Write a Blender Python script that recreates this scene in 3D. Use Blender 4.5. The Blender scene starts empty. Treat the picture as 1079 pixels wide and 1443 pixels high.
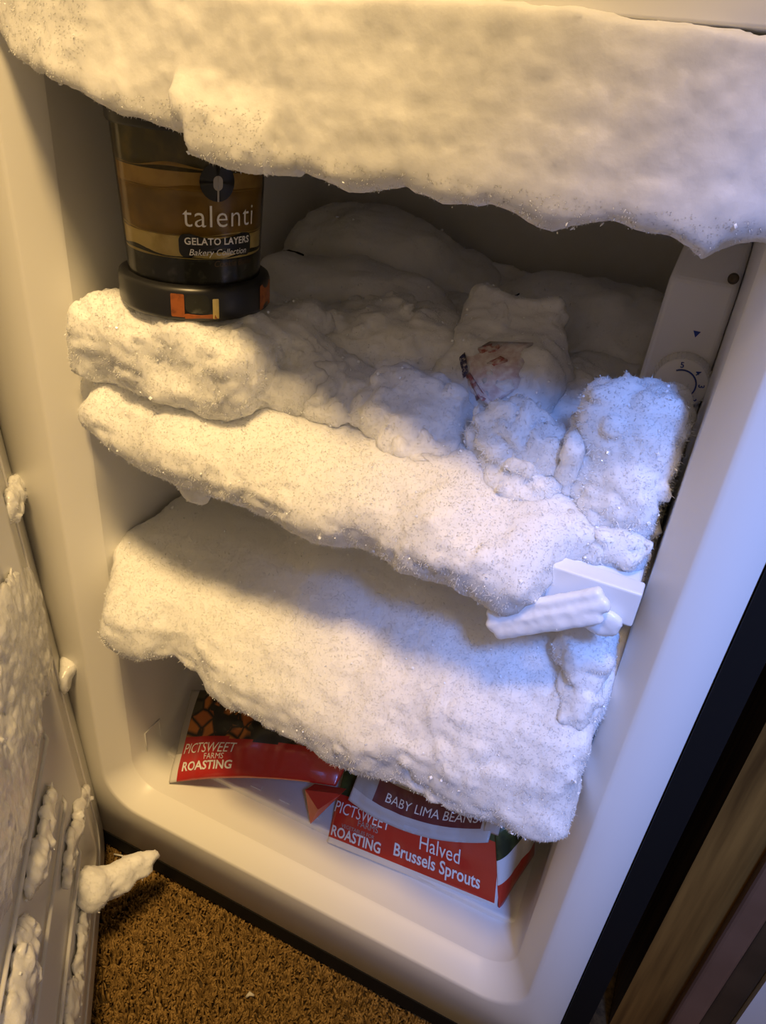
import bpy, math, random
import numpy as np
from mathutils import Matrix, Vector

random.seed(7); RNG = np.random.default_rng(7)
SC = bpy.context.scene
COL = SC.collection

# ------------------------------------------------------------------ camera
cam_d = bpy.data.cameras.new('camera'); cam = bpy.data.objects.new('camera', cam_d); COL.objects.link(cam)
_r = Vector((0.90183637, 0.4224366, 0.09076603))
_u = Vector((-0.29295252, 0.44339763, 0.84709938))
_f = Vector((-0.31760034, 0.79053517, -0.52362598))
cam.matrix_world = Matrix(((_r.x, _u.x, -_f.x, 0.189), (_r.y, _u.y, -_f.y, -0.35), (_r.z, _u.z, -_f.z, 0.765), (0, 0, 0, 1)))
cam_d.sensor_fit = 'VERTICAL'; cam_d.sensor_height = 24.0
cam_d.lens = 24.0 * 1042.888 / 1443.0
cam_d.clip_start = 0.01
SC.camera = cam

# ------------------------------------------------------------------ world, lights, exposure
W = bpy.data.worlds.new('dim_room'); SC.world = W; W.use_nodes = True
W.node_tree.nodes['Background'].inputs[0].default_value = (1.0, 0.74, 0.46, 1)
W.node_tree.nodes['Background'].inputs[1].default_value = 0.33

def lamp(name, kind, loc, target, color, energy, **kw):
    d = bpy.data.lights.new(name, kind); o = bpy.data.objects.new(name, d); COL.objects.link(o)
    o.location = loc
    o.rotation_euler = (Vector(target) - Vector(loc)).to_track_quat('-Z', 'Y').to_euler()
    d.color = color; d.energy = energy
    for k, v in kw.items(): setattr(d, k, v)
    return o
lamp('ceiling_lamp', 'SPOT', (0.21, -0.66, 2.3), (-0.36, 0.0, 0.36), (1.0, 0.66, 0.27), 225, spot_size=math.radians(38), spot_blend=1.0, shadow_soft_size=0.15)
lamp('blue_spot_right', 'SPOT', (0.56, -0.74, 1.42), (0.335, 0.0, 0.54), (0.16, 0.34, 1.0), 105, spot_size=math.radians(29), spot_blend=1.0, shadow_soft_size=0.09)  # unseen blue source at the right; narrow cone keeps its tint off the left

SC.view_settings.view_transform = 'Standard'
SC.view_settings.look = 'None'
SC.view_settings.gamma = 1.0
SC.view_settings.use_curve_mapping = False
SC.view_settings.exposure = -0.12

# ------------------------------------------------------------------ materials
def mat(name, color, rough=0.5, spec=0.5, metallic=0.0, coat=0.0, sss=0.0, sss_scale=0.01, noise=None, bump=None, transmission=0.0):
    """noise=(scale, other colour, low, high) mottles the base colour; bump=(scale, strength, distance) adds fine relief"""
    m = bpy.data.materials.new(name); m.use_nodes = True
    nt = m.node_tree; b = nt.nodes['Principled BSDF']
    b.inputs['Base Color'].default_value = (*color, 1); b.inputs['Roughness'].default_value = rough
    b.inputs['Specular IOR Level'].default_value = spec; b.inputs['Metallic'].default_value = metallic
    b.inputs['Coat Weight'].default_value = coat; b.inputs['Transmission Weight'].default_value = transmission
    if sss:
        b.inputs['Subsurface Weight'].default_value = sss
        b.inputs['Subsurface Radius'].default_value = (1.0, 1.0, 1.0)
        b.inputs['Subsurface Scale'].default_value = sss_scale
    tc = nt.nodes.new('ShaderNodeTexCoord')
    if noise:
        sc_, c2, lo, hi = noise
        n = nt.nodes.new('ShaderNodeTexNoise'); n.inputs['Scale'].default_value = sc_; n.inputs['Detail'].default_value = 5
        nt.links.new(tc.outputs['Object'], n.inputs['Vector'])
        r = nt.nodes.new('ShaderNodeValToRGB'); r.color_ramp.elements[0].position = lo; r.color_ramp.elements[1].position = hi
        r.color_ramp.elements[0].color = (*color, 1); r.color_ramp.elements[1].color = (*c2, 1)
        nt.links.new(n.outputs['Fac'], r.inputs['Fac']); nt.links.new(r.outputs['Color'], b.inputs['Base Color'])
    if bump:
        n2 = nt.nodes.new('ShaderNodeTexNoise'); n2.inputs['Scale'].default_value = bump[0]; n2.inputs['Detail'].default_value = 4
        nt.links.new(tc.outputs['Object'], n2.inputs['Vector'])
        bp = nt.nodes.new('ShaderNodeBump'); bp.inputs['Strength'].default_value = bump[1]; bp.inputs['Distance'].default_value = bump[2]
        nt.links.new(n2.outputs['Fac'], bp.inputs['Height']); nt.links.new(bp.outputs['Normal'], b.inputs['Normal'])
    return m

M_ICE = mat('frost', (0.90, 0.91, 0.92), 0.7, 0.25, sss=0.8, sss_scale=0.010, bump=(420, 0.25, 0.001))
M_NEEDLE = mat('frost_needle', (0.96, 0.965, 0.97), 0.6, 0.3)
_nt = M_NEEDLE.node_tree; _b = _nt.nodes['Principled BSDF']; _t = _nt.nodes.new('ShaderNodeBsdfTranslucent'); _m = _nt.nodes.new('ShaderNodeMixShader')
_t.inputs[0].default_value = (0.96, 0.965, 0.97, 1); _m.inputs[0].default_value = 0.6
_nt.links.new(_b.outputs[0], _m.inputs[1]); _nt.links.new(_t.outputs[0], _m.inputs[2]); _nt.links.new(_m.outputs[0], _nt.nodes['Material Output'].inputs[0])
M_SPARK = mat('ice_crystal', (0.92, 0.95, 1.0), 0.12, 1.0)
M_ICE_SMOOTH = mat('glazed_ice', (0.86, 0.88, 0.91), 0.30, 0.5, sss=0.5, sss_scale=0.006, bump=(90, 0.25, 0.002))
M_ICE_GREY = mat('grey_ice', (0.70, 0.70, 0.70), 0.55, 0.35, sss=0.8, sss_scale=0.010, bump=(260, 0.3, 0.0012), noise=(38, (0.80, 0.80, 0.80), 0.40, 0.65))  # greyer, darker base colour than the shelf frost
M_DOORICE = mat('melting_ice', (0.84, 0.84, 0.83), 0.25, 0.6, sss=0.5, sss_scale=0.005, bump=(160, 0.5, 0.002))
M_LINER = mat('white_liner_plastic', (0.80, 0.79, 0.76), 0.38, 0.45, bump=(25, 0.03, 0.002))
M_WHITE = mat('white_plastic', (0.80, 0.80, 0.80), 0.32, 0.5)
M_BLACK = mat('black_steel', (0.007, 0.007, 0.007), 0.6, 0.2)
M_GASKET = mat('gasket_rubber', (0.78, 0.76, 0.73), 0.5)
M_SCREW = mat('rusty_screw', (0.10, 0.075, 0.05), 0.5, metallic=0.6)
M_BLUEINK = mat('blue_ink', (0.015, 0.05, 0.30), 0.5)
M_WALL = mat('beige_wall', (0.62, 0.56, 0.50), 0.8, bump=(300, 0.1, 0.001))
M_TRIMPINK = mat('pinkish_wood_trim', (0.20, 0.105, 0.060), 0.5, noise=(14, (0.15, 0.075, 0.04), 0.35, 0.7))
M_TRIMDARK = mat('dark_wood_trim', (0.085, 0.048, 0.022), 0.5, noise=(18, (0.05, 0.028, 0.012), 0.35, 0.7))
M_TEXTW = mat('white_print', (0.80, 0.78, 0.74), 0.5)
M_TEXTG = mat('grey_print', (0.36, 0.34, 0.31), 0.5)
M_TEXTD = mat('brown_print', (0.10, 0.06, 0.02), 0.5)

def wood_mat():
    m = mat('brown_wood_grain', (0.16, 0.085, 0.026), 0.5)
    nt = m.node_tree; tc = nt.nodes.new('ShaderNodeTexCoord'); mp = nt.nodes.new('ShaderNodeMapping')
    mp.inputs['Scale'].default_value = (120, 120, 5)
    n = nt.nodes.new('ShaderNodeTexNoise'); n.inputs['Scale'].default_value = 1.0; n.inputs['Detail'].default_value = 6
    r = nt.nodes.new('ShaderNodeValToRGB')
    r.color_ramp.elements[0].color = (0.085, 0.036, 0.006, 1); r.color_ramp.elements[1].color = (0.28, 0.135, 0.028, 1)
    r.color_ramp.elements[0].position = 0.3; r.color_ramp.elements[1].position = 0.7
    L = nt.links.new
    L(tc.outputs['Object'], mp.inputs['Vector']); L(mp.outputs['Vector'], n.inputs['Vector']); L(n.outputs['Fac'], r.inputs['Fac'])
    L(r.outputs['Color'], nt.nodes['Principled BSDF'].inputs['Base Color'])
    return m
M_WOOD = wood_mat()

# ------------------------------------------------------------------ mesh helpers
def mk(name, V, F, mats, parent=None, smooth=True, midx=None, uv=None, kind=None, origin=None):
    """one mesh object from arrays; world-space input, origin moved to the base of the thing"""
    V = np.asarray(V, float)
    me = bpy.data.meshes.new(name)
    if origin is None:
        origin = np.array([(V[:, 0].min() + V[:, 0].max()) / 2, (V[:, 1].min() + V[:, 1].max()) / 2, V[:, 2].min()]) if parent is None else np.array(parent.get('_org', (0, 0, 0)))
    origin = np.asarray(origin, float)
    me.from_pydata((V - origin).tolist(), [], [list(map(int, f)) for f in F])
    if not isinstance(mats, (list, tuple)): mats = [mats]
    for m in mats: me.materials.append(m)
    if midx is not None: me.polygons.foreach_set('material_index', np.asarray(midx, np.int32))
    if smooth: me.polygons.foreach_set('use_smooth', np.ones(len(F), bool))
    me.update()
    o = bpy.data.objects.new(name, me); COL.objects.link(o)
    if parent is not None:
        o.parent = parent
        po = ORG.get(parent.name, np.zeros(3))
        o.location = (origin - po).tolist()
    else:
        o.location = origin.tolist()
    ORG[o.name] = origin
    if kind: o['kind'] = kind
    return o
ORG = {}
def part(name, V, F, mats, parent, **kw):
    return mk(name, V, F, mats, parent, origin=ORG[parent.name], **kw)
def thing(name, loc, label, cat, group=None):
    e = bpy.data.objects.new(name, None); COL.objects.link(e); e.location = loc; e.empty_display_size = 0.02
    ORG[e.name] = np.array(loc, float)
    tag(e, label, cat, group); return e
def tag(o, label, cat, group=None):
    o['label'] = label; o['category'] = cat
    if group: o['group'] = group
    return o

def box(x0, x1, y0, y1, z0, z1):
    V = [(x, y, z) for x in (x0, x1) for y in (y0, y1) for z in (z0, z1)]
    F = [(0, 1, 3, 2), (4, 6, 7, 5), (0, 4, 5, 1), (2, 3, 7, 6), (0, 2, 6, 4), (1, 5, 7, 3)]
    return V, F
def join(*parts_):
    V, F = [], []
    for v, f in parts_:
        n = len(V); V += [tuple(p) for p in v]; F += [tuple(i + n for i in q) for q in f]
    return V, F
def bevel(o, w, seg=3):
    m = o.modifiers.new('bevel', 'BEVEL'); m.width = w; m.segments = seg; m.limit_method = 'ANGLE'; m.angle_limit = math.radians(40)
    return o
def lathe(profile, n=64, c=(0, 0, 0), caps=True):
    V, F = [], []
    for r, z in profile:
        for k in range(n):
            a = 2 * math.pi * k / n; V.append((c[0] + r * math.cos(a), c[1] + r * math.sin(a), c[2] + z))
    for i in range(len(profile) - 1):
        for k in range(n):
            k2 = (k + 1) % n; F.append((i * n + k, i * n + k2, (i + 1) * n + k2, (i + 1) * n + k))
    if caps:
        F.append(tuple(range(n - 1, -1, -1))); F.append(tuple((len(profile) - 1) * n + k for k in range(n)))
    return V, F
def tube(path, r, n=8, closed=False):
    P = [Vector(p) for p in path]; V, F = [], []
    m = len(P)
    for i, p in enumerate(P):
        a = P[(i - 1) % m] if (closed or i > 0) else p; b = P[(i + 1) % m] if (closed or i < m - 1) else p
        t = (b - a).normalized(); s = t.orthogonal().normalized() if i == 0 else (s - t * s.dot(t)).normalized()
        q = t.cross(s)
        rr = r[i] if isinstance(r, (list, tuple)) else r
        for k in range(n):
            an = 2 * math.pi * k / n; V.append(tuple(p + (s * math.cos(an) + q * math.sin(an)) * rr))
    for i in range(m if closed else m - 1):
        j = (i + 1) % m
        for k in range(n):
            k2 = (k + 1) % n; F.append((i * n + k, i * n + k2, j * n + k2, j * n + k))
    if not closed:
        F.append(tuple(range(n - 1, -1, -1))); F.append(tuple((m - 1) * n + k for k in range(n)))
    return V, F
def rrect(x0, x1, z0, z1, r, n=8):
    """rounded rectangle loop in XZ, counter-clockwise; r = radii (bl, br, tr, tl)"""
    pts = []
    for (cx, cz, a0, q) in ((x0 + r[0], z0 + r[0], 180, r[0]), (x1 - r[1], z0 + r[1], 270, r[1]), (x1 - r[2], z1 - r[2], 0, r[2]), (x0 + r[3], z1 - r[3], 90, r[3])):
        for k in range(n + 1):
            a = math.radians(a0 + 90 * k / n); pts.append((cx + q * math.cos(a), cz + q * math.sin(a)))
    return pts
def loft(loops):
    V, F = [], []; n = len(loops[0])
    for L in loops: V += [tuple(p) for p in L]
    for i in range(len(loops) - 1):
        for k in range(n):
            k2 = (k + 1) % n; F.append((i * n + k, i * n + k2, (i + 1) * n + k2, (i + 1) * n + k))
    return V, F

# ------------------------------------------------------------------ noise and implicit surfaces for the ice
LAT = RNG.uniform(-1, 1, (64, 64, 64)).astype(np.float32)
def vn(p, scale, seed=0):
    """smooth value noise, p (...,3), feature size `scale` in metres"""
    q = np.asarray(p, np.float32) / scale + np.float32(seed * 7.31 + 100.0)
    i = np.floor(q).astype(np.int32); f = q - i; f = f * f * f * (f * (f * 6 - 15) + 10)
    i &= 63; j = (i + 1) & 63
    x0, y0, z0 = i[..., 0], i[..., 1], i[..., 2]; x1, y1, z1 = j[..., 0], j[..., 1], j[..., 2]
    fx, fy, fz = f[..., 0], f[..., 1], f[..., 2]
    c00 = LAT[x0, y0, z0] * (1 - fx) + LAT[x1, y0, z0] * fx; c10 = LAT[x0, y1, z0] * (1 - fx) + LAT[x1, y1, z0] * fx
    c01 = LAT[x0, y0, z1] * (1 - fx) + LAT[x1, y0, z1] * fx; c11 = LAT[x0, y1, z1] * (1 - fx) + LAT[x1, y1, z1] * fx
    return (c00 * (1 - fy) + c10 * fy) * (1 - fz) + (c01 * (1 - fy) + c11 * fy) * fz
def sstep(a, b, x):
    t = np.clip((x - a) / (b - a), 0, 1); return t * t * (3 - 2 * t)
def smin(a, b, k):
    h = np.clip(0.5 + 0.5 * (b - a) / k, 0, 1); return b * (1 - h) + a * h - k * h * (1 - h)
def smax(a, b, k): return -smin(-a, -b, k)
def ell(P, c, r, rot=None):
    d = P - np.array(c, np.float32)
    if rot is not None: d = d @ np.array(Matrix.Rotation(rot[1], 3, rot[0]), np.float32)
    r = np.array(r, np.float32); k0 = np.sqrt(((d / r) ** 2).sum(-1)); k1 = np.sqrt(((d / r ** 2) ** 2).sum(-1)) + 1e-6
    return k0 * (k0 - 1) / k1
def rbox(P, c, hsz, r, rot=None):
    d = P - np.array(c, np.float32)
    if rot is not None: d = d @ np.array(Matrix.Rotation(rot[1], 3, rot[0]), np.float32)
    q = np.abs(d) - (np.array(hsz, np.float32) - r)
    return np.sqrt((np.maximum(q, 0) ** 2).sum(-1)) + np.minimum(q.max(-1), 0) - r
def grid(lo, hi, h):
    ax = [np.arange(a, b + h, h, dtype=np.float32) for a, b in zip(lo, hi)]
    return np.stack(np.meshgrid(*ax, indexing='ij'), -1)
def nets(F, lo, h):
    s = F < 0
    C = [(0, 0, 0), (1, 0, 0), (0, 1, 0), (1, 1, 0), (0, 0, 1), (1, 0, 1), (0, 1, 1), (1, 1, 1)]
    n = [d - 1 for d in F.shape]
    cnt = sum(s[a:a + n[0], b:b + n[1], c:c + n[2]].astype(np.int8) for a, b, c in C)
    act = np.argwhere((cnt > 0) & (cnt < 8))
    vals = np.stack([F[act[:, 0] + a, act[:, 1] + b, act[:, 2] + c] for a, b, c in C], 1)
    acc = np.zeros((len(act), 3)); num = np.zeros(len(act))
    Cn = np.array(C, float)
    for i in range(8):
        for j in range(i + 1, 8):
            if np.abs(Cn[i] - Cn[j]).sum() != 1: continue
            m = (vals[:, i] < 0) != (vals[:, j] < 0)
            t = np.where(m, vals[:, i] / np.where(m, vals[:, i] - vals[:, j], 1), 0)
            acc += m[:, None] * (Cn[i] + t[:, None] * (Cn[j] - Cn[i])); num += m
    V = (act + acc / num[:, None]) * h + np.array(lo)
    idx = -np.ones(cnt.shape, np.int64); idx[act[:, 0], act[:, 1], act[:, 2]] = np.arange(len(act))
    quads = []
    for ax in range(3):
        o1, o2 = [(1, 2), (2, 0), (0, 1)][ax]
        sl0 = [slice(None)] * 3; sl1 = [slice(None)] * 3; sl0[ax] = slice(0, -1); sl1[ax] = slice(1, None)
        a, b = s[tuple(sl0)], s[tuple(sl1)]
        e = np.argwhere(a != b)
        ok = (e[:, o1] > 0) & (e[:, o2] > 0) & (e[:, o1] < F.shape[o1] - 1) & (e[:, o2] < F.shape[o2] - 1)
        e = e[ok]; d1 = np.zeros(3, int); d1[o1] = 1; d2 = np.zeros(3, int); d2[o2] = 1
        g = lambda q: idx[q[:, 0], q[:, 1], q[:, 2]]
        Q = np.stack([g(e - d1 - d2), g(e - d2), g(e), g(e - d1)], 1)
        fl = ~a[e[:, 0], e[:, 1], e[:, 2]]
        Q[fl] = Q[fl][:, ::-1]
        quads.append(Q)
    return V, np.concatenate(quads)
def vnormals(V, Q):
    fn = np.cross(V[Q[:, 2]] - V[Q[:, 0]], V[Q[:, 3]] - V[Q[:, 1]])
    N = np.zeros_like(V)
    for k in range(4): np.add.at(N, Q[:, k], fn)
    return N / (np.linalg.norm(N, axis=1, keepdims=True) + 1e-12), fn

def frost(name, lo, hi, h, sdf, label, cat='ice', low=(0.004, 0.03), billow=(0.005, 0.016), fine=0.0004, fur=(260000, 0.0008, 0.0026), sparkle=3500, mats=None, seed=0, furmask=None, group=None, droop=0.0):
    """solid lump of frost: implicit surface, lumpy noise, a coat of tiny ice needles and some clear crystals"""
    G = grid(lo, hi, h)
    F = sdf(G)
    if low: F = F + low[0] * vn(G, low[1], seed + 1)
    if billow: F = F + billow[0] * (0.45 - np.abs(vn(G, billow[1], seed + 2)) - 0.45 * np.abs(vn(G, billow[1] * 0.45, seed + 3)))
    # close the volume at the border of the grid
    F[0] = F[-1] = 1; F[:, 0] = F[:, -1] = 1; F[:, :, 0] = F[:, :, -1] = 1
    V, Q = nets(F, lo, h)
    N, fn = vnormals(V, Q)
    V = V + N * (fine * (vn(V, 0.0045, seed + 4) + 0.6 * vn(V, 0.0022, seed + 5)))[:, None]
    N, fn = vnormals(V, Q)
    area = np.linalg.norm(fn, axis=1) / 2; fdir = fn / (2 * area[:, None] + 1e-12)
    cen = V[Q].mean(1)
    vis = (fdir[:, 1] < 0.35) & (cen[:, 1] < 0.31)
    if furmask is not None: vis &= furmask(cen)
    allV = [V]; faces = [Q]; mi = [np.zeros(len(Q), np.int32)]; tri = []
    base = len(V)
    w = area * vis; tot = w.sum()
    cw = np.cumsum(w) / max(tot, 1e-12)
    def sample(n):
        fi = np.searchsorted(cw, RNG.random(n)); fi = np.minimum(fi, len(Q) - 1)
        a, b = RNG.random(n)[:, None], RNG.random(n)[:, None]
        q = V[Q[fi]]
        return (q[:, 0] * (1 - a) + q[:, 1] * a) * (1 - b) + (q[:, 3] * (1 - a) + q[:, 2] * a) * b, fdir[fi]
    tris = []; tmi = []
    if fur and tot > 0:
        n = int(fur[0] * tot)
        p, d = sample(n); upl = 1 - 0.5 * sstep(-0.05, 0.45, d[:, 2])
        cl = 0.35 + 0.9 * np.clip(0.5 + vn(p, 0.007, seed + 8), 0, 1.2)
        d = d + RNG.normal(0, 0.45, d.shape); d[:, 2] -= droop; d /= np.linalg.norm(d, axis=1, keepdims=True)
        L = (fur[1] + (fur[2] - fur[1]) * RNG.random(n) ** 2.2) * cl * upl
        s = np.cross(d, RNG.normal(0, 1, d.shape)); s /= np.linalg.norm(s, axis=1, keepdims=True); t = np.cross(d, s)
        rad = (0.00018 + 0.00022 * RNG.random(n))[:, None]
        p0 = p - d * 0.0004
        ang = [0, 2.094, 4.189]
        b3 = [p0 + (s * math.cos(a) + t * math.sin(a)) * rad for a in ang]
        vv = np.stack(b3 + [p + d * L[:, None]], 1).reshape(-1, 3)
        k = base + 4 * np.arange(n)
        tris += [np.stack([k, k + 1, k + 3], 1), np.stack([k + 1, k + 2, k + 3], 1), np.stack([k + 2, k, k + 3], 1)]
        tmi += [np.full(3 * n, 2, np.int32)]
        allV.append(vv); base += 4 * n
    if sparkle and tot > 0:
        n = int(2.5 * sparkle * tot)
        p, d = sample(n)
        g = RNG.random(n)[:, None] ** 4
        sz = 0.0003 + 0.0011 * g
        s = RNG.normal(0, 1, d.shape); s /= np.linalg.norm(s, axis=1, keepdims=True)
        t = np.cross(s, RNG.normal(0, 1, d.shape)); t /= np.linalg.norm(t, axis=1, keepdims=True); c = np.cross(s, t)
        p = p + d * 0.0012
        vv = np.stack([p + s * sz, p + t * sz, p - s * sz, p - t * sz, p + c * sz * 0.35, p - c * sz * 0.35], 1).reshape(-1, 3)
        k = base + 6 * np.arange(n)
        for a, b in ((0, 1), (1, 2), (2, 3), (3, 0)):
            tris += [np.stack([k + a, k + b, k + 4], 1), np.stack([k + b, k + a, k + 5], 1)]
        tmi += [np.ones(8 * n, np.int32)]
        allV.append(vv); base += 6 * n
    V = np.concatenate(allV)
    org = np.array([(V[:, 0].min() + V[:, 0].max()) / 2, (V[:, 1].min() + V[:, 1].max()) / 2, V[:, 2].min()])
    T = np.concatenate(tris) if tris else np.zeros((0, 3), np.int64)
    me = bpy.data.meshes.new(name)
    me.vertices.add(len(V)); me.vertices.foreach_set('co', (V - org).ravel())
    nl = 4 * len(Q) + 3 * len(T)
    me.loops.add(nl); me.loops.foreach_set('vertex_index', np.concatenate([Q.ravel(), T.ravel()]).astype(np.int32))
    me.polygons.add(len(Q) + len(T))
    st = np.concatenate([4 * np.arange(len(Q)), 4 * len(Q) + 3 * np.arange(len(T))]).astype(np.int32)
    me.polygons.foreach_set('loop_start', st)
    for m in tuple(mats or (M_ICE, M_SPARK)) + (M_NEEDLE,): me.materials.append(m)
    me.polygons.foreach_set('material_index', np.concatenate([mi[0]] + tmi).astype(np.int32))
    me.polygons.foreach_set('use_smooth', np.concatenate([np.ones(len(Q), bool), np.zeros(len(T), bool)]))
    me.update(calc_edges=True)
    o = bpy.data.objects.new(name, me); COL.objects.link(o); o.location = org.tolist()
    ORG[o.name] = org
    tag(o, label, cat, group)
    return o

# ================================================================== the room
V, F = box(-2.2, 2.2, -2.6, 0.75, -0.02, -0.004)
mk('floor', V, F, mat('carpet_backing', (0.085, 0.053, 0.019), 0.95, noise=(220, (0.03, 0.018, 0.006), 0.4, 0.65)), smooth=False, kind='structure')  # colour darkened to stand in for shade between the carpet tufts
V, F = box(-2.2, 2.2, 0.72, 0.78, 0, 2.5)
mk('wall_back', V, F, M_WALL, smooth=False, kind='structure')
V, F = box(0.302, 0.340, 0.08, 0.72, 0, 2.3)
mk('wall_right', V, F, M_WOOD, smooth=False, kind='structure')
V, F = box(0.340, 0.361, 0.070, 0.115, 0, 2.3)
bevel(mk('trim_1', V, F, M_TRIMPINK, smooth=False, kind='structure'), 0.004)
V, F = box(0.361, 0.382, 0.075, 0.115, 0, 2.3)
bevel(mk('trim_2', V, F, M_TRIMDARK, smooth=False, kind='structure'), 0.003)
V, F = box(0.382, 1.6, 0.07, 0.115, 0, 2.3)
mk('wall_front', V, F, M_WALL, smooth=False, kind='structure')

# ================================================================== the freezer
FZ = thing('upright_freezer', (0, 0.22, 0), 'white-lined black upright freezer standing open and choked with frost', 'freezer')
# black steel cabinet: front flange and sides as a hollow shell
outer = rrect(-0.288, 0.268, 0.014, 0.835, (0.006,) * 4, 3)
hole = rrect(-0.2705, 0.2505, 0.0345, 0.815, (0.012,) * 4, 3)
lp = [[(x, 0.47, z) for x, z in outer], [(x, 0.0, z) for x, z in outer], [(x, -0.0015, z) for x, z in outer], [(x, -0.0015, z) for x, z in hole], [(x, 0.02, z) for x, z in hole]]
V, F = loft(lp); F = [tuple(reversed(f)) for f in F]; F.append(tuple(range(len(outer))))
cab = part('outer_cabinet', V, F, M_BLACK, FZ, smooth=False)
for x in (-0.23, 0.23):
    for y in (0.05, 0.42):
        V, F = lathe([(0.012, 0.0), (0.014, 0.004), (0.009, 0.006), (0.009, 0.018)], 16, (x, y, 0)); part('levelling_foot', V, F, M_BLACK, FZ)
# white front frame: flat face, rounded chamfer into the chamber
n = 10
o_ = rrect(-0.2703, 0.2503, 0.0347, 0.8148, (0.012,) * 4, n)
i_ = rrect(-0.2195, 0.2195, 0.096, 0.786, (0.040, 0.040, 0.03, 0.03), n)
i2 = rrect(-0.2182, 0.2182, 0.0975, 0.7855, (0.039, 0.039, 0.03, 0.03), n)
i3 = rrect(-0.2042, 0.2042, 0.1092, 0.7815, (0.031, 0.031, 0.022, 0.022), n)
i4 = rrect(-0.2030, 0.2030, 0.1100, 0.781, (0.030, 0.030, 0.02, 0.02), n)
lp = [[(x, 0.004, z) for x, z in o_], [(x, -0.001, z) for x, z in rrect(-0.269, 0.249, 0.036, 0.8135, (0.012,) * 4, n)], [(x, -0.001, z) for x, z in rrect(-0.2225, 0.2225, 0.093, 0.787, (0.041, 0.041, 0.03, 0.03), n)], [(x, -0.001, z) for x, z in i_],
      [(x, 0.0002, z) for x, z in i2], [(x, 0.0195, z) for x, z in i3], [(x, 0.0225, z) for x, z in i4]]
V, F = loft(lp); F = [tuple(reversed(f)) for f in F]
part('front_frame', V, F, M_LINER, FZ)
# liner chamber
lpL = [[(x, 0.0225, z) for x, z in i4], [(x * 0.998, 0.10, z) for x, z in i4], [(x * 0.985, 0.35, z) for x, z in i4], [(x * 0.95, 0.362, 0.44 + (z - 0.44) * 0.97) for x, z in i4]]
V, F = loft(lpL); F = [tuple(reversed(f)) for f in F]; nb = len(i4); F.append(tuple(reversed(range(3 * nb, 4 * nb))))
part('liner', V, F, M_LINER, FZ)
# raised rear part of the floor with small pads
V, F = box(-0.2005, 0.2005, 0.060, 0.35, 0.108, 0.1175)
bevel(part('raised_floor', V, F, M_LINER, FZ, smooth=False), 0.003)
for k in range(9):
    x = -0.16 + 0.034 * k
    V, F = box(x, x + 0.012, 0.068, 0.073, 0.1165, 0.1188)
    part('floor_pad', V, F, M_WHITE, FZ, smooth=False)
for (y0, z0) in ((0.043, 0.128), ):
    pth = [(-0.2022, y0, z0), (-0.2022, y0 + 0.022, z0), (-0.2022, y0 + 0.022, z0 + 0.03), (-0.2022, y0, z0 + 0.03)]
    V, F = tube(pth, 0.0008, 6, True); part('wall_emboss', V, F, M_LINER, FZ)
# evaporator shelves
def shelf(z, xl):
    V, F = box(-0.199, 0.199, 0.014, 0.33, z - 0.010, z)
    s = bevel(part('evaporator_shelf', V, F, M_WHITE, FZ, smooth=False), 0.002)
    V, F = box(xl, 0.2015, 0.000, 0.013, z - 0.020, z + 0.003)
    b = bevel(part('shelf_bar', V, F, M_WHITE, s, smooth=False), 0.0015)
    return s
shelf(0.531, -0.150); shelf(0.366, -0.150)
# thermostat housing on the right
TX0, TX1, TY = 0.1585, 0.2015, 0.150
Vt = [(TX0, TY, 0.52), (TX1, TY, 0.52), (TX1, TY, 0.665), (TX0 + 0.002, TY, 0.665), (TX0 + 0.005, TY + 0.025, 0.688), (TX1, TY + 0.025, 0.688),
      (TX0, 0.345, 0.52), (TX1, 0.345, 0.52), (TX1, 0.345, 0.688), (TX0 + 0.005, 0.345, 0.688)]
Ft = [(0, 1, 2, 3), (3, 2, 5, 4), (4, 5, 8, 9), (0, 3, 4, 9, 6), (1, 7, 8, 5, 2), (0, 6, 7, 1), (6, 9, 8, 7)]
TH = bevel(part('thermostat_housing', Vt, Ft, M_WHITE, FZ, smooth=False), 0.004, 4)
DC = (0.1860, TY, 0.6035)
def to_front(V, c):          # lathe axis z -> pointing to the front (-y)
    return [(c[0] + x, c[1] - z, c[2] + y) for x, y, z in V]
V, F = lathe([(0.0185, 0), (0.0185, 0.003), (0.0165, 0.0085), (0.0160, 0.009), (0.0005, 0.009)], 60)
F = F
part('thermostat_dial', to_front(V, DC), F, M_WHITE, TH)
rib = []
for k in range(44):
    a = 2 * math.pi * k / 44; c_, s_ = math.cos(a), math.sin(a)
    p = [Vector((r * c_ + w * -s_, r * s_ + w * c_, z)) for r, z in ((0.0187, 0.0015), (0.0169, 0.0086)) for w in (-0.0005, 0.0005)]
    q = [Vector((v.x * 1.03, v.y * 1.03, v.z)) for v in p]
    rib.append((to_front([tuple(v) for v in p + q], DC), [(0, 2, 3, 1), (4, 5, 7, 6), (0, 4, 6, 2), (1, 3, 7, 5), (0, 1, 5, 4), (2, 6, 7, 3)]))
V, F = join(*rib); part('dial_grip', V, F, M_WHITE, TH, smooth=False, kind='stuff')
arc = [(0.0095 * math.cos(math.radians(a)), 0.0095 * math.sin(math.radians(a)), 0.0092) for a in range(-60, 130, 10)]
V, F = tube(to_front(arc, DC), 0.0005, 6); part('dial_scale', V, F, M_BLUEINK, TH)
V = to_front([(-0.0022, 0.022 + 0.0105, 0.0004), (0.0022, 0.022 + 0.0105, 0.0004), (0, 0.022 + 0.0065, 0.0004), (-0.0022, 0.0325, -0.001), (0.0022, 0.0325, -0.001), (0, 0.0285, -0.001)], DC)
part('pointer_mark', V, [(0, 2, 1), (3, 4, 5), (0, 1, 4, 3), (1, 2, 5, 4), (2, 0, 3, 5)], M_BLUEINK, TH, smooth=False)
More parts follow.
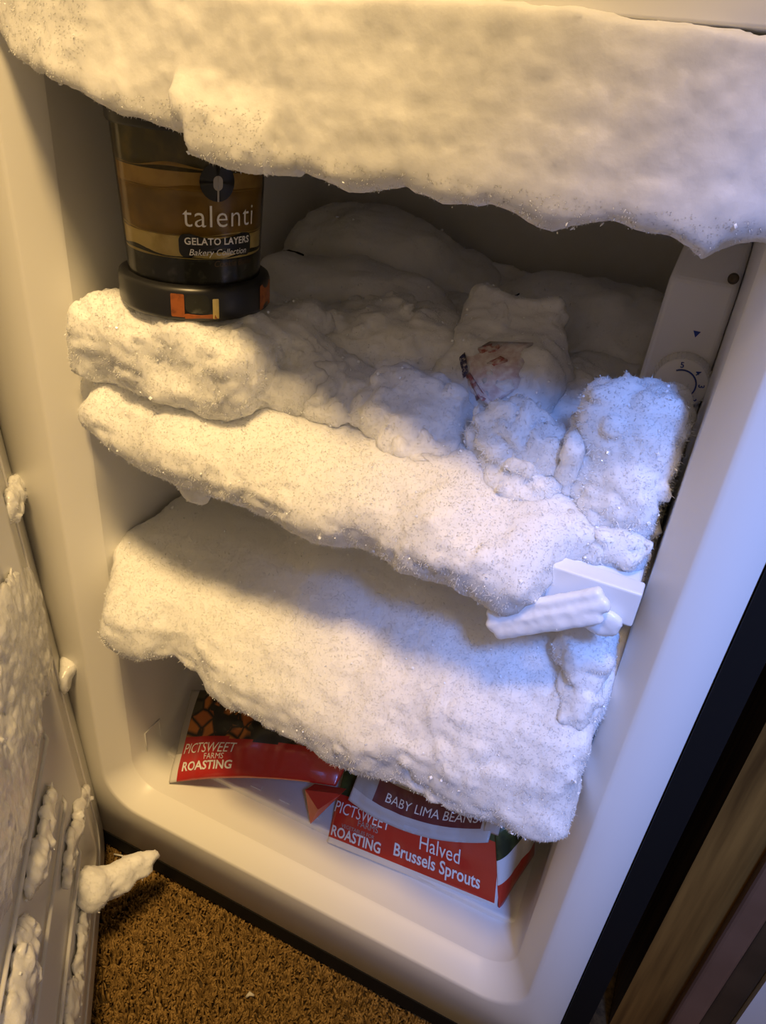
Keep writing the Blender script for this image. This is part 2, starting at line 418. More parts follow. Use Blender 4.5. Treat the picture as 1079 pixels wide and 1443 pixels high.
V, F = lathe([(0.0032, -0.001), (0.0032, 0.0012), (0.0022, 0.002), (0.0008, 0.0012)], 20)
part('screw', to_front(V, (0.1965, TY + 0.003, 0.670)), F, M_SCREW, TH)

# ---- text helper: font outline -> subdivided flat mesh in the XY plane, centred
def text_mesh(s, size, bold=0.0, shear=0.0, spacing=1.0, squash=1.0, sub=0.004):
    cu = bpy.data.curves.new('lettering', 'FONT'); cu.body = s; cu.size = size; cu.align_x = 'CENTER'; cu.offset = bold; cu.shear = shear
    cu.space_character = spacing; cu.resolution_u = 3; cu.fill_mode = 'FRONT'
    ob = bpy.data.objects.new('lettering', cu); COL.objects.link(ob)
    dg = bpy.context.evaluated_depsgraph_get(); dg.update()
    me = bpy.data.meshes.new_from_object(ob.evaluated_get(dg))
    bpy.data.objects.remove(ob); bpy.data.curves.remove(cu)
    import bmesh
    bm = bmesh.new(); bm.from_mesh(me); bpy.data.meshes.remove(me)
    bmesh.ops.triangulate(bm, faces=bm.faces[:])
    for _ in range(3):
        e = [e for e in bm.edges if e.calc_length() > sub]
        if not e: break
        bmesh.ops.subdivide_edges(bm, edges=e, cuts=1); bmesh.ops.triangulate(bm, faces=bm.faces[:])
    bm.verts.index_update()
    V = np.array([v.co[:] for v in bm.verts]); F = [[v.index for v in f.verts] for f in bm.faces]; bm.free()
    V[:, 0] *= squash
    return V, F

# dial numerals
for ch, a in (('5', 100), ('4', 50), ('3', 8), ('2', -35)):
    V, F = text_mesh(ch, 0.0052, bold=0.0001)
    V[:, 1] -= 0.0018; b = math.radians(a - 90)
    R2 = np.array([[math.cos(b), -math.sin(b)], [math.sin(b), math.cos(b)]])
    xy = V[:, :2] @ R2.T + np.array([0.0128 * math.cos(math.radians(a)), 0.0128 * math.sin(math.radians(a))])
    part('dial_numeral', to_front([(x, y, 0.0094) for x, y in xy], DC), F, M_BLUEINK, TH, smooth=False)

# ---- the open door, hinged on the left
th = math.radians(51.5)
DU = np.array([math.cos(th), -math.sin(th), 0.0]); DV = np.array([-0.08, 0.0, 1.0]); DV /= np.linalg.norm(DV)
DN = -np.cross(DU, DV); DN /= np.linalg.norm(DN); DO = np.array([-0.231, 0.0, 0.02])
if DN[0] < 0: DN = -DN
def dp(u, v, w=0.0): return tuple(DO + DU * u + DV * v + DN * w)
def dbox(u0, u1, v0, v1, w0, w1):
    V, F = box(u0, u1, v0, v1, w0, w1); return [dp(*p) for p in V], F
DW, DH = 0.50, 0.80
V, F = dbox(-0.006, DW + 0.01, -0.006, DH + 0.008, -0.060, -0.014)
DOOR = bevel(part('door', V, F, M_BLACK, FZ, smooth=False), 0.004)
loops = []
for inset, w in ((0.0, -0.014), (0.0, -0.004), (0.003, 0.0), (0.045, 0.0), (0.052, 0.004), (0.060, 0.004), (0.068, -0.002), (0.25, -0.002)):
    ins = min(inset, 0.245)
    loops.append([dp(u, v, w) for u, v in rrect(ins, DW - ins, ins, DH - ins, (max(0.002, 0.03 - ins * 0.4),) * 4, 6)])
V, F = loft(loops); nb = len(loops[0]); F.append(tuple(range((len(loops) - 1) * nb, len(loops) * nb)))
part('door_liner', V, F, M_LINER, DOOR)
gl = [dp(u, v, 0.0004) for u, v in rrect(0.025, DW - 0.025, 0.026, DH - 0.026, (0.03,) * 4, 8)]
V, F = tube(gl, 0.0012, 8, True); part('gasket', V, F, M_GASKET, DOOR)
for v, u0 in ((0.253, 0.085), (0.176, 0.085), (0.110, 0.085), (0.43, 0.085), (0.60, 0.085)):
    pts = [dp(u0, v, -0.004), dp(u0 + 0.01, v, 0.001), dp(DW - u0 - 0.01, v, 0.001), dp(DW - u0, v, -0.004)]
    V, F = tube(pts, 0.0016, 8); part('shelf_ridge', V, F, M_WHITE, DOOR)

# ================================================================== frost masses
SEED = 11
# ---- ceiling
def prof(pts, X):
    p = np.array(sorted(pts)); return np.interp(X, p[:, 0], p[:, 1]).astype(np.float32)
CE = [(-0.26, .776), (-0.225, .767), (-0.207, .758), (-0.194, .746), (-0.165, .738), (-0.137, .728), (-0.099, .718), (-0.0835, .7215), (-0.0815, .708), (-0.05, .7065), (-0.021, .709), (-0.018, .713), (0.008, .705), (0.038, .712), (0.061, .706),
      (0.085, .711), (0.113, .703), (0.136, .712), (0.164, .710), (0.172, .706), (0.179, .702), (0.186, .707), (0.195, .711), (0.23, .716)]
_ck = lambda x: 1.0 - 0.063 * min(1, max(0, (x + 0.2) / 0.08))
CE = [(.189 + (x - .189) * _ck(x), .765 + (z - .765) * _ck(x)) for x, z in CE]
def sdf_ceiling(P):
    X, Y, Z = P[..., 0], P[..., 1], P[..., 2]
    b = prof(CE, X)
    b = b + (0.747 - b) * sstep(0.0, 0.035, Y)
    side = sstep(-0.27, -0.15, X) * (1 - 0.7 * sstep(0.15, 0.215, X))
    t = np.clip((0.785 - Z) / 0.07, 0, 1)
    yf = 0.001 - side * (0.013 + 0.011 * t)
    blk = sstep(-0.078, -0.074, X) * (1 - sstep(-0.022, -0.016, X)) * (1 - sstep(0.732, 0.752, Z + 0.15 * (X + 0.05)))
    yf = yf - 0.007 * blk
    f = smax(b - Z, yf - Y, 0.010)
    f = smax(f, Z - 0.786, 0.004); f = smax(f, Y - 0.30, 0.01)
    f = smax(f, np.abs(X + 0.004) - 0.232, 0.006)
    return f
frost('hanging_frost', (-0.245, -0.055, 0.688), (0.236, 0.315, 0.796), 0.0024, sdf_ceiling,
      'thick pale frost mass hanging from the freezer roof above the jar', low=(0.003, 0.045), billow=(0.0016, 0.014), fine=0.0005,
      fur=(260000, 0.0004, 0.0014), sparkle=2500, seed=SEED, droop=0.5, mats=(M_ICE_GREY, M_SPARK), furmask=lambda c: (c[:, 2] < 0.722) | ((c[:, 0] < -0.02) & (c[:, 2] < 0.738)) | (c[:, 0] < -0.13))

# ---- upper shelf: frosted front roll and base layer
S1B = [(-0.24, .52), (-0.198, .512), (-0.189, .507), (-0.15, .496), (-0.106, .486), (-0.05, .484), (0.002, .479), (0.03, .482), (0.064, .479), (0.10, .485), (0.12, .483), (0.137, .488), (0.15, .500), (0.165, .525), (0.24, .53)]
S1T = [(-0.24, .535), (-0.198, .550), (-0.185, .560), (-0.15, .566), (-0.10, .563), (-0.05, .560), (0.0, .552), (0.05, .552), (0.10, .556), (0.14, .552), (0.16, .540), (0.24, .53)]
def sc(pts, k): return [(.189 + (x - .189) * k, .765 + (z - .765) * k) for x, z in pts]
S1B = sc(S1B, .975); S1T = sc(S1T, .985)
def sdf_shelf1(P):
    X, Y, Z = P[..., 0], P[..., 1], P[..., 2]
    b = prof(S1B, X); t = prof(S1T, X)
    mid, hh = (b + t) / 2, (t - b) / 2
    ze = (Z - mid) / np.maximum(hh, 0.004)
    yf = -0.014 + 0.030 * np.abs(ze) ** 2.6 + 0.012 * np.clip(ze, 0, 2)
    f = smax(yf - Y, np.abs(Z - mid) - hh, 0.008)
    f = smax(f, Y - 0.07, 0.02)
    f = smax(f, np.abs(X + 0.0235) - 0.165, 0.015)
    top = 0.547 + 0.22 * np.clip(Y - 0.025, 0, 0.3) + 0.007 * vn(P, 0.04, 3)
    base = smax(smax(Z - top, 0.512 - Z, 0.006), smax(0.018 - Y, np.maximum(Y - 0.33, np.abs(X) - 0.197), 0.01), 0.008)
    f = smin(f, base, 0.018)
    f = smin(f, ell(P, (0.117, 0.010, 0.520), (0.031, 0.030, 0.031)), 0.012)
    f = smin(f, ell(P, (0.090, 0.010, 0.530), (0.030, 0.026, 0.026)), 0.012)
    f = smin(f, ell(P, (-0.092, 0.006, 0.497), (0.008, 0.010, 0.008)), 0.006)
    return f
frost('shelf_frost_roll', (-0.206, -0.045, 0.462), (0.206, 0.322, 0.618), 0.0024, sdf_shelf1,
      'long snowy frost roll overflowing the front of the upper shelf', low=(0.007, 0.036), billow=(0.0030, 0.012), fur=(390000, 0.0007, 0.0024), seed=SEED + 20, droop=0.25)

# ---- lower shelf
S2B = [(-0.24, .335), (-0.205, .330), (-0.198, .326), (-0.165, .322), (-0.124, .325), (-0.085, .314), (-0.055, .312), (-0.048, .322), (-0.040, .312), (0.0, .303), (0.037, .288), (0.06, .302), (0.09, .303), (0.116, .312), (0.159, .320), (0.19, .336), (0.209, .346), (0.24, .350)]
S2B = sc(S2B, .975)
def sdf_shelf2(P):
    X, Y, Z = P[..., 0], P[..., 1], P[..., 2]
    b = prof(S2B, X)
    bs = prof([(-0.21, .330), (-0.12, .326), (-0.04, .312), (0.04, .300), (0.12, .312), (0.21, .335)], X)
    zb = Z - bs
    full = sstep(-0.03, 0.12, X); low_ = 1 - sstep(-0.16, -0.02, X)
    end = sstep(-0.17, -0.205, X)
    ya = np.interp(zb, [-0.03, 0.0, 0.02, 0.045, 0.060, 0.070, 0.078, 0.085, 0.10, 0.13], [0.006, -0.008, -0.015, -0.010, 0.004, 0.022, 0.055, 0.11, 0.22, 0.33])
    yb = np.interp(zb, [-0.03, 0.0, 0.02, 0.05, 0.075, 0.095, 0.115, 0.135, 0.16, 0.2], [0.006, -0.008, -0.015, -0.014, 0.000, 0.026, 0.066, 0.115, 0.20, 0.33])
    yl = ya * low_ + yb * (1 - low_)
    yr = np.interp(zb, [-0.03, 0.0, 0.02, 0.06, 0.09, 0.115, 0.135, 0.150, 0.17, 0.2], [0.006, -0.010, -0.020, -0.026, -0.016, 0.004, 0.034, 0.075, 0.16, 0.33])
    yf = (yl * (1 - full) + yr * full).astype(np.float32) + 0.022 * end
    f = (yf - Y) * 0.75
    under = b + 0.10 * np.clip(Y - 0.02, 0, 0.06)
    f = smax(f, under - Z, 0.010)
    f = smax(f, Y - 0.31, 0.01)
    f = smax(f, np.abs(X - 0.002) - 0.2005, 0.014)
    f = smax(f, -ell(P, (-0.040, -0.012, 0.326), (0.004, 0.030, 0.0065)), 0.004)
    return f
frost('shelf_frost_bank', (-0.208, -0.050, 0.268), (0.214, 0.322, 0.505), 0.0026, sdf_shelf2,
      'big rounded frost bank bulging over the lower shelf above the bagged vegetables', low=(0.009, 0.050), billow=(0.0026, 0.012), fur=(390000, 0.0007, 0.0024), seed=SEED + 40, droop=0.2)

def blob(name, parts_, label, h=0.0022, k=0.008, pad=0.010, **kw):
    """frost lump from a few ellipsoids ('e') or rounded boxes ('b')"""
    lo = np.array([1e9] * 3); hi = -lo
    for p in parts_:
        c, r = np.array(p[1]), np.array(p[2]); R = r if len(p) < 4 or p[-1] is None or not isinstance(p[-1], tuple) else np.array([max(r)] * 3)
        lo = np.minimum(lo, c - R - pad); hi = np.maximum(hi, c + R + pad)
    def f(P):
        out = None
        for p in parts_:
            rot = p[-1] if isinstance(p[-1], tuple) and len(p[-1]) == 2 and isinstance(p[-1][0], str) else None
            if rot: rot = ({'X': Vector((1, 0, 0)), 'Y': Vector((0, 1, 0)), 'Z': Vector((0, 0, 1))}[rot[0]], rot[1])
            d = ell(P, p[1], p[2], rot) if p[0] == 'e' else rbox(P, p[1], p[2], p[3], rot)
            out = d if out is None else smin(out, d, k)
        return smax(out, np.abs(P[..., 0]) - 0.1985, 0.003)
    return frost(name, tuple(lo), tuple(hi), h, f, label, **kw)

# frosted packages and lumps on the upper shelf
blob('frosted_package', [('b', (-0.122, 0.062, 0.584), (0.072, 0.064, 0.029), 0.020), ('e', (-0.055, 0.075, 0.572), (0.035, 0.05, 0.026))],
     'frost-crusted package on the upper shelf carrying the upturned jar', cat='frosted food', low=(0.005, 0.026), billow=(0.0035, 0.010), droop=0.1, fine=0.0006, fur=(420000, 0.0006, 0.0024), seed=61)
blob('frosted_bag', [('e', (-0.100, 0.285, 0.605), (0.085, 0.060, 0.045)), ('e', (-0.03, 0.300, 0.590), (0.05, 0.05, 0.035))],
     'smooth frosted bag against the back wall, furthest to the left', cat='frosted food', h=0.003, billow=(0.003, 0.02), seed=62, fine=0.0006, fur=(300000, 0.0005, 0.0017))
fb = blob('frosted_bag', [('e', (-0.070, 0.210, 0.588), (0.085, 0.045, 0.034)), ('e', (-0.125, 0.19, 0.590), (0.04, 0.04, 0.03))],
     'frosted bag folded over in the shade behind the jar', cat='frosted food', h=0.003, billow=(0.004, 0.02), seed=63, fine=0.0006, fur=(300000, 0.0005, 0.0017))
blob('frosted_bag', [('e', (-0.005, 0.155, 0.583), (0.052, 0.050, 0.030)), ('e', (-0.055, 0.145, 0.580), (0.048, 0.045, 0.026))],
     'lumpy frosted bag in the middle of the upper shelf', cat='frosted food', low=(0.007, 0.024), billow=(0.006, 0.013), fine=0.0006, fur=(360000, 0.0006, 0.0022), seed=64)
blob('frosted_bag', [('e', (-0.035, 0.085, 0.564), (0.058, 0.048, 0.022)), ('e', (0.025, 0.088, 0.565), (0.045, 0.048, 0.022)), ('e', (0.05, 0.052, 0.548), (0.03, 0.03, 0.014))],
     'low frosted bag just behind the front frost roll, right of the jar', cat='frosted food', low=(0.007, 0.024), billow=(0.006, 0.013), fine=0.0006, fur=(360000, 0.0006, 0.0022), seed=65)
rb = blob('frosted_bag', [('b', (0.064, 0.145, 0.592), (0.037, 0.052, 0.014), 0.012, ('X', 0.62)), ('e', (0.088, 0.140, 0.582), (0.032, 0.04, 0.024))],
     'upright frosted bag with a red printed corner showing through', cat='frosted food', k=0.022, billow=(0.004, 0.018), seed=66, fine=0.0006, fur=(300000, 0.0005, 0.0019))
fr2 = blob('frosted_bag', [('e', (0.105, 0.270, 0.598), (0.085, 0.055, 0.030)), ('e', (0.120, 0.235, 0.583), (0.055, 0.035, 0.022))],
     'flat frosted bags layered against the back wall beside the thermostat', cat='frosted food', h=0.003, billow=(0.003, 0.022), seed=67, fine=0.0006, fur=(300000, 0.0005, 0.0017))
blob('frosted_bag', [('e', (0.122, 0.165, 0.562), (0.034, 0.05, 0.030)), ('e', (0.138, 0.13, 0.552), (0.022, 0.04, 0.028))],
     'small frosted bag in the gap left of the thermostat dial', cat='frosted food', billow=(0.005, 0.018), seed=68)
blob('crystal_clump', [('e', (0.103, 0.062, 0.566), (0.026, 0.022, 0.030)), ('e', (0.126, 0.060, 0.570), (0.018, 0.018, 0.022)), ('e', (0.112, 0.045, 0.546), (0.026, 0.022, 0.022)), ('e', (0.130, 0.040, 0.540), (0.014, 0.016, 0.024))],
     'spiky white crystal clump rising from the upper shelf, left of the frost column', billow=(0.009, 0.011), fur=(360000, 0.0014, 0.0066), sparkle=9000, seed=69)
blob('frost_slab', [('b', (0.1435, 0.058, 0.562), (0.006, 0.018, 0.036), 0.005, ('X', 0.3))],
     'thin upright frost slab wedged between the crystal clump and frost column', billow=(0.003, 0.014), seed=70)
blob('frost_column', [('b', (0.170, 0.062, 0.586), (0.029, 0.026, 0.042), 0.023, ('Y', -0.16)), ('e', (0.178, 0.052, 0.560), (0.026, 0.028, 0.030))],
     'stout furry frost column in front of the thermostat dial', billow=(0.006, 0.014), fur=(360000, 0.0011, 0.0046), sparkle=6000, seed=71)
blob('frost_clump', [('e', (0.177, 0.028, 0.543), (0.018, 0.012, 0.012)), ('e', (0.158, 0.028, 0.541), (0.014, 0.012, 0.013)), ('e', (0.187, 0.027, 0.546), (0.009, 0.009, 0.010))],
     'crumbly frost clump sitting on the bare end of the shelf bar', billow=(0.007, 0.010), fur=(330000, 0.0008, 0.003), sparkle=6000, seed=72)
blob('frost_column', [('e', (0.184, 0.030, 0.462), (0.022, 0.026, 0.022)), ('e', (0.189, 0.016, 0.432), (0.018, 0.024, 0.032)), ('e', (0.188, 0.014, 0.385), (0.018, 0.022, 0.034)), ('e', (0.192, 0.012, 0.350), (0.013, 0.016, 0.022))],
     'knobbly frost column climbing the right wall above the lower shelf', billow=(0.006, 0.014), fur=(330000, 0.0008, 0.0028), sparkle=5000, seed=73)
# smooth broken slabs by the shelf bar
blob('ice_sheet', [('b', (0.157, -0.010, 0.5080), (0.037, 0.004, 0.0044), 0.003, ('Y', -0.60)), ('b', (0.1535, -0.008, 0.5130), (0.035, 0.004, 0.0042), 0.003, ('Y', -0.60)), ('b', (0.1585, -0.011, 0.5024), (0.033, 0.0035, 0.0040), 0.003, ('Y', -0.60))],
     'glassy layered ice sheet hanging slanted from the shelf bar end', k=0.0015, h=0.0013, low=(0.0009, 0.016), billow=None, fine=0.0003, fur=None, sparkle=400, mats=(M_ICE_SMOOTH, M_SPARK), seed=74)
blob('ice_flake', [('e', (0.186, -0.004, 0.511), (0.013, 0.005, 0.010))],
     'small rounded ice flake below the blue-lit shelf bar', h=0.0016, low=(0.002, 0.02), billow=(0.001, 0.012), fine=0.0003, fur=None, sparkle=400, mats=(M_ICE_SMOOTH, M_SPARK), seed=75)

# red printed corner of the upright frosted bag
from mathutils.bvhtree import BVHTree
def dropper(o):
    """height of the lump's surface under (x, y)"""
    me = o.data; nq = [p for p in me.polygons if len(p.vertices) == 4]
    t = BVHTree.FromPolygons([v.co for v in me.vertices], [tuple(p.vertices) for p in nq]); org = ORG[o.name]
    def f(x, y, default=0.58):
        h = t.ray_cast(Vector((x - org[0], y - org[1], 1.0)), Vector((0, 0, -1)))
        return (h[0].z + org[2]) if h[0] is not None else default
    return f
def thin_patch(name, loop, m, parent, drop, lift=0.0012, thick=0.0015):
    """thin piece of bag film, or of painted crevice shade, following the frost under it; loop = outline in xy"""
    c = np.mean(loop, axis=0); n_ = len(loop); V, F = [], []
    for t in (1.0, 0.7, 0.4, 0.05):
        for x, y in loop:
            px, py = c[0] + (x - c[0]) * t, c[1] + (y - c[1]) * t; V.append((px, py, drop(px, py) + lift))
    for i in range(3):
        for k in range(n_):
            k2 = (k + 1) % n_; F.append((i * n_ + k, i * n_ + k2, (i + 1) * n_ + k2, (i + 1) * n_ + k))
    F.append(tuple(3 * n_ + k for k in range(n_)))
    b0 = len(V); V += [(x, y, drop(x, y) + lift - thick) for x, y in loop]
    for k in range(n_): F.append(((k + 1) % n_, k, b0 + k, b0 + (k + 1) % n_))
    return part(name, V, F, m, parent)
M_REDPRINT = mat('frosted_red_print', (0.36, 0.10, 0.09), 0.6, noise=(260, (0.62, 0.55, 0.52), 0.42, 0.62))
M_FADED = mat('faded_pink_film', (0.58, 0.46, 0.45), 0.5, noise=(200, (0.78, 0.74, 0.73), 0.35, 0.65))
M_NAVY = mat('navy_print', (0.03, 0.03, 0.10), 0.5, noise=(400, (0.5, 0.45, 0.45), 0.5, 0.6))

_d = dropper(rb)
thin_patch('pink_film', [(0.046, 0.119), (0.06, 0.132), (0.09, 0.13), (0.092, 0.101), (0.08, 0.086), (0.062, 0.098)], M_FADED, rb, _d)
thin_patch('red_print', [(0.055, 0.124), (0.064, 0.131), (0.071, 0.128), (0.066, 0.122), (0.06, 0.12)], M_REDPRINT, rb, _d, 0.0020)
thin_patch('red_print', [(0.066, 0.112), (0.073, 0.117), (0.079, 0.114), (0.072, 0.109)], M_REDPRINT, rb, _d, 0.0020)
thin_patch('navy_print', [(0.0445, 0.119), (0.047, 0.121), (0.056, 0.107), (0.053, 0.106)], M_NAVY, rb, _d, 0.0024)
thin_patch('red_edge', [(0.054, 0.107), (0.057, 0.107), (0.076, 0.09), (0.073, 0.088)], M_REDPRINT, rb, _d, 0.0022)
M_CREVICE = mat('shaded_crevice', (0.012, 0.011, 0.010), 0.4)  # dark patches paint the shade in crevices between the frosted bags
_d = dropper(fb)
thin_patch('crevice_shade', [(-0.166, 0.204), (-0.150, 0.209), (-0.128, 0.203), (-0.140, 0.199), (-0.152, 0.201)], M_CREVICE, fb, _d, 0.0016)
_d = dropper(fr2)
thin_patch('crevice_shade', [(0.018, 0.232), (0.034, 0.238), (0.050, 0.234), (0.034, 0.231)], M_CREVICE, fr2, _d, 0.0016)

# ---- ice on the door
def dblob(name, items, label, h=0.0022, **kw):
    lo = np.array([1e9] * 3); hi = -lo
    its = []
    for (u, v, w), r in items:
        c = np.array(dp(u, v, w)); its.append((c, r)); m = max(r); lo = np.minimum(lo, c - m - 0.008); hi = np.maximum(hi, c + m + 0.008)
    B = np.stack([DU, DV, DN], 1).astype(np.float32)
    def f(P):
        out = None
        for c, r in its:
            d = (P - c.astype(np.float32)) @ B; r_ = np.array(r, np.float32)
            k0 = np.sqrt(((d / r_) ** 2).sum(-1)); k1 = np.sqrt(((d / r_ ** 2) ** 2).sum(-1)) + 1e-6
            e = k0 * (k0 - 1) / k1; out = e if out is None else smin(out, e, 0.006)
        base = -((P - np.array(dp(0, 0, -0.0005), np.float32)) @ B)[..., 2]
        return smax(out, base, 0.001)
    kw.setdefault('fur', (160000, 0.0004, 0.0016)); kw.setdefault('sparkle', 2500); kw.setdefault('billow', (0.004, 0.010)); kw.setdefault('low', (0.002, 0.02))
    kw.setdefault('mats', (M_DOORICE, M_SPARK))
    return frost(name, tuple(lo), tuple(hi), h, f, label, **kw)
dblob('ice_crust', [((0.10, 0.345, 0.0), (0.085, 0.060, 0.0055)), ((0.17, 0.300, 0.0), (0.08, 0.035, 0.007)), ((0.05, 0.295, 0.0), (0.03, 0.030, 0.004)), ((0.24, 0.33, 0.0), (0.06, 0.06, 0.008))],
      'broad half-melted ice crust spread over the middle of the open door', billow=(0.0022, 0.013), low=(0.0012, 0.03))
dblob('ice_nub', [((0.004, 0.248, 0.006), (0.012, 0.011, 0.011)), ((0.015, 0.240, 0.003), (0.014, 0.012, 0.006))], 'round ice nub on the hinge edge of the open door', billow=(0.001, 0.01))
dblob('ice_tuft', [((0.02, 0.432, 0.003), (0.035, 0.014, 0.007)), ((-0.004, 0.428, 0.006), (0.010, 0.005, 0.004))], 'frayed ice tuft high on the hinge edge of the open door', fur=(300000, 0.0006, 0.004))
dblob('ice_streak', [((0.045, 0.118, 0.0), (0.016, 0.010, 0.006)), ((0.085, 0.135, 0.0), (0.040, 0.010, 0.007)), ((0.12, 0.145, 0.0), (0.03, 0.008, 0.006))], 'narrow frost streak running along the door, above the jutting ice chunk')
dblob('ice_streak', [((0.17, 0.075, 0.0), (0.06, 0.009, 0.006)), ((0.23, 0.09, 0.0), (0.05, 0.010, 0.006))], 'thin frost streak on the door, below the jutting ice chunk')
dblob('ice_patch', [((0.15, 0.225, 0.0), (0.040, 0.012, 0.008)), ((0.19, 0.232, 0.0), (0.03, 0.014, 0.008))], 'elongated ice patch just below the upper ridge of the open door')
dblob('ice_patch', [((0.27, 0.225, 0.0), (0.05, 0.022, 0.012)), ((0.33, 0.21, 0.0), (0.05, 0.03, 0.012))], 'pale ice patch at the bottom left corner of the view of the door')
dblob('ice_chunk', [((0.115, 0.085, 0.010), (0.020, 0.022, 0.016)), ((0.105, 0.078, 0.026), (0.014, 0.019, 0.018)), ((0.094, 0.074, 0.042), (0.009, 0.014, 0.018)), ((0.088, 0.076, 0.056), (0.005, 0.008, 0.012))],
      'white ice chunk jutting out from the lower part of the door over the carpet', mats=(M_ICE, M_SPARK), billow=(0.003, 0.010))

# ================================================================== the jar
JX, JY, JZ = -0.121, 0.050, 0.6150
JAR = thing('gelato_jar', (JX, JY, JZ), 'clear layered gelato jar with black lid, standing upside down under the frost', 'jar')
M_LID = mat('black_lid_plastic', (0.012, 0.012, 0.013), 0.35, 0.5, bump=(60, 0.1, 0.001))
M_CRUMB = mat('dark_cookie_crumb', (0.022, 0.022, 0.014), 0.5, noise=(170, (0.10, 0.10, 0.075), 0.55, 0.75))
M_CREAM = mat('cream_layer', (0.88, 0.68, 0.24), 0.4, noise=(70, (0.60, 0.40, 0.08), 0.45, 0.7))
M_CARAMEL = mat('caramel_gelato', (0.40, 0.22, 0.032), 0.4, noise=(60, (0.26, 0.14, 0.02), 0.4, 0.65))
M_GOLD = mat('golden_gelato', (0.58, 0.36, 0.085), 0.4, noise=(65, (0.40, 0.22, 0.045), 0.4, 0.65))
M_OLIVE = mat('dark_top_layer', (0.085, 0.07, 0.022), 0.4, noise=(70, (0.24, 0.16, 0.04), 0.5, 0.75))
M_ORANGE = mat('orange_label', (0.36, 0.10, 0.018), 0.45, noise=(220, (0.13, 0.035, 0.01), 0.5, 0.8))
def rad(z): return 0.0415 + 0.0042 * np.clip((z - 0.024) / 0.086, 0, 1)
V, F = lathe([(0.001, 0.0), (0.0445, 0.0), (0.0472, 0.0015), (0.0480, 0.004), (0.0480, 0.0175), (0.0472, 0.0200), (0.0445, 0.0213), (0.0415, 0.0213)], 96, (JX, JY, JZ), caps=False)
LID = part('lid', V, F, M_LID, JAR)
def layer(name, z0, z1, m, wob=0.0, seed=0):
    n = 96; V, F = [], []; rows = 5
    for i in range(rows + 1):
        for k in range(n):
            a = 2 * math.pi * k / n
            e0 = wob * math.sin(3 * a + seed) + 0.5 * wob * math.sin(7 * a + 2 * seed)
            z = z0 + (z1 - z0) * i / rows + (e0 if 0 < i else 0) * (1 if i == rows else 0.3)
            r = float(rad(z)) - 0.0012 + (0.0002 if i in (0, rows) else 0)
            V.append((JX + r * math.cos(a), JY + r * math.sin(a), JZ + z))
    for i in range(rows):
        for k in range(n):
            k2 = (k + 1) % n; F.append((i * n + k, i * n + k2, (i + 1) * n + k2, (i + 1) * n + k))
    F.append(tuple(range(n - 1, -1, -1))); F.append(tuple(rows * n + k for k in range(n)))
    return part(name, V, F, m, JAR)
layer('cookie_layer', 0.0205, 0.0385, M_CRUMB, 0.0016, 1)
layer('cream_layer', 0.0365, 0.0505, M_CREAM, 0.0008, 2)
layer('caramel_layer', 0.0495, 0.0760, M_CARAMEL, 0.0012, 4)
layer('golden_layer', 0.0745, 0.0865, M_GOLD, 0.0018, 5)
layer('dark_layer', 0.0845, 0.1100, M_OLIVE, 0.0010, 6)
# clear plastic wall
mg = bpy.data.materials.new('clear_jar_plastic'); mg.use_nodes = True; nt = mg.node_tree; nt.nodes.clear()
out = nt.nodes.new('ShaderNodeOutputMaterial'); mx = nt.nodes.new('ShaderNodeMixShader'); tr = nt.nodes.new('ShaderNodeBsdfTransparent'); gl_ = nt.nodes.new('ShaderNodeBsdfGlossy')
fr = nt.nodes.new('ShaderNodeFresnel'); fr.inputs['IOR'].default_value = 1.4; gl_.inputs['Roughness'].default_value = 0.12; tr.inputs['Color'].default_value = (0.93, 0.93, 0.88, 1)
nt.links.new(fr.outputs[0], mx.inputs[0]); nt.links.new(tr.outputs[0], mx.inputs[1]); nt.links.new(gl_.outputs[0], mx.inputs[2]); nt.links.new(mx.outputs[0], out.inputs[0])
pr = [(float(rad(z)), z) for z in np.linspace(0.0213, 0.110, 14)]
V, F = lathe(pr + [(0.0462, 0.1115), (0.0458, 0.114), (0.041, 0.117), (0.001, 0.117)], 96, (JX, JY, JZ), caps=False)
part('jar_wall', V, F, mg, JAR)
V, F = lathe([(0.0466, 0.1045), (0.0476, 0.106), (0.0476, 0.116), (0.046, 0.119), (0.037, 0.120), (0.001, 0.120)], 96, (JX, JY, JZ), caps=False)
part('base_cap', V, F, M_LID, JAR)
# printed parts, wrapped round the jar wall. A0 = direction of the print centre
A0 = math.atan2(-0.40, 0.31) + math.radians(19)
def wrap(xy, zc, off, r=None):
    out_ = []
    for x, y in xy:
        z = zc + y; rr = (float(rad(z)) if r is None else r) + off; a = A0 + x / 0.0445
        out_.append((JX + rr * math.cos(a), JY + rr * math.sin(a), JZ + z))
    return out_
def jar_text(s, size, xc, zc, m, off=0.0006, slope=0.0, parent=JAR, **kw):
    V, F = text_mesh(s, size, sub=0.003, **kw)
    return part('lettering', wrap([(x + xc, y + slope * x) for x, y in V[:, :2]], zc, off), F, m, parent, smooth=False)
def flat_shape(pts, name, zc, off, m, r=None, parent=JAR, nx=16, ny=4):
    # outline in xy -> grid clipped by rounded-rect test
    x0, x1, y0, y1, rc = pts
    L = rrect(x0, x1, y0, y1, (rc,) * 4, 6)
    cx, cy = (x0 + x1) / 2, (y0 + y1) / 2; rings = []
    V, F = [], []; n_ = len(L)
    for t in (1.0, 0.8, 0.6, 0.4, 0.2, 0.02):
        V += wrap([(cx + (x - cx) * t, cy + (y - cy) * t) for x, y in L], zc, off, r)
    for i in range(5):
        for k in range(n_):
            k2 = (k + 1) % n_; F.append((i * n_ + k, i * n_ + k2, (i + 1) * n_ + k2, (i + 1) * n_ + k))
    F.append(tuple(5 * n_ + k for k in range(n_)))
    return part(name, V, F, m, parent)
flat_shape((-0.0105, 0.0105, -0.0105, 0.0105, 0.0105), 'logo_disc', 0.0800, 0.0004, M_LID)
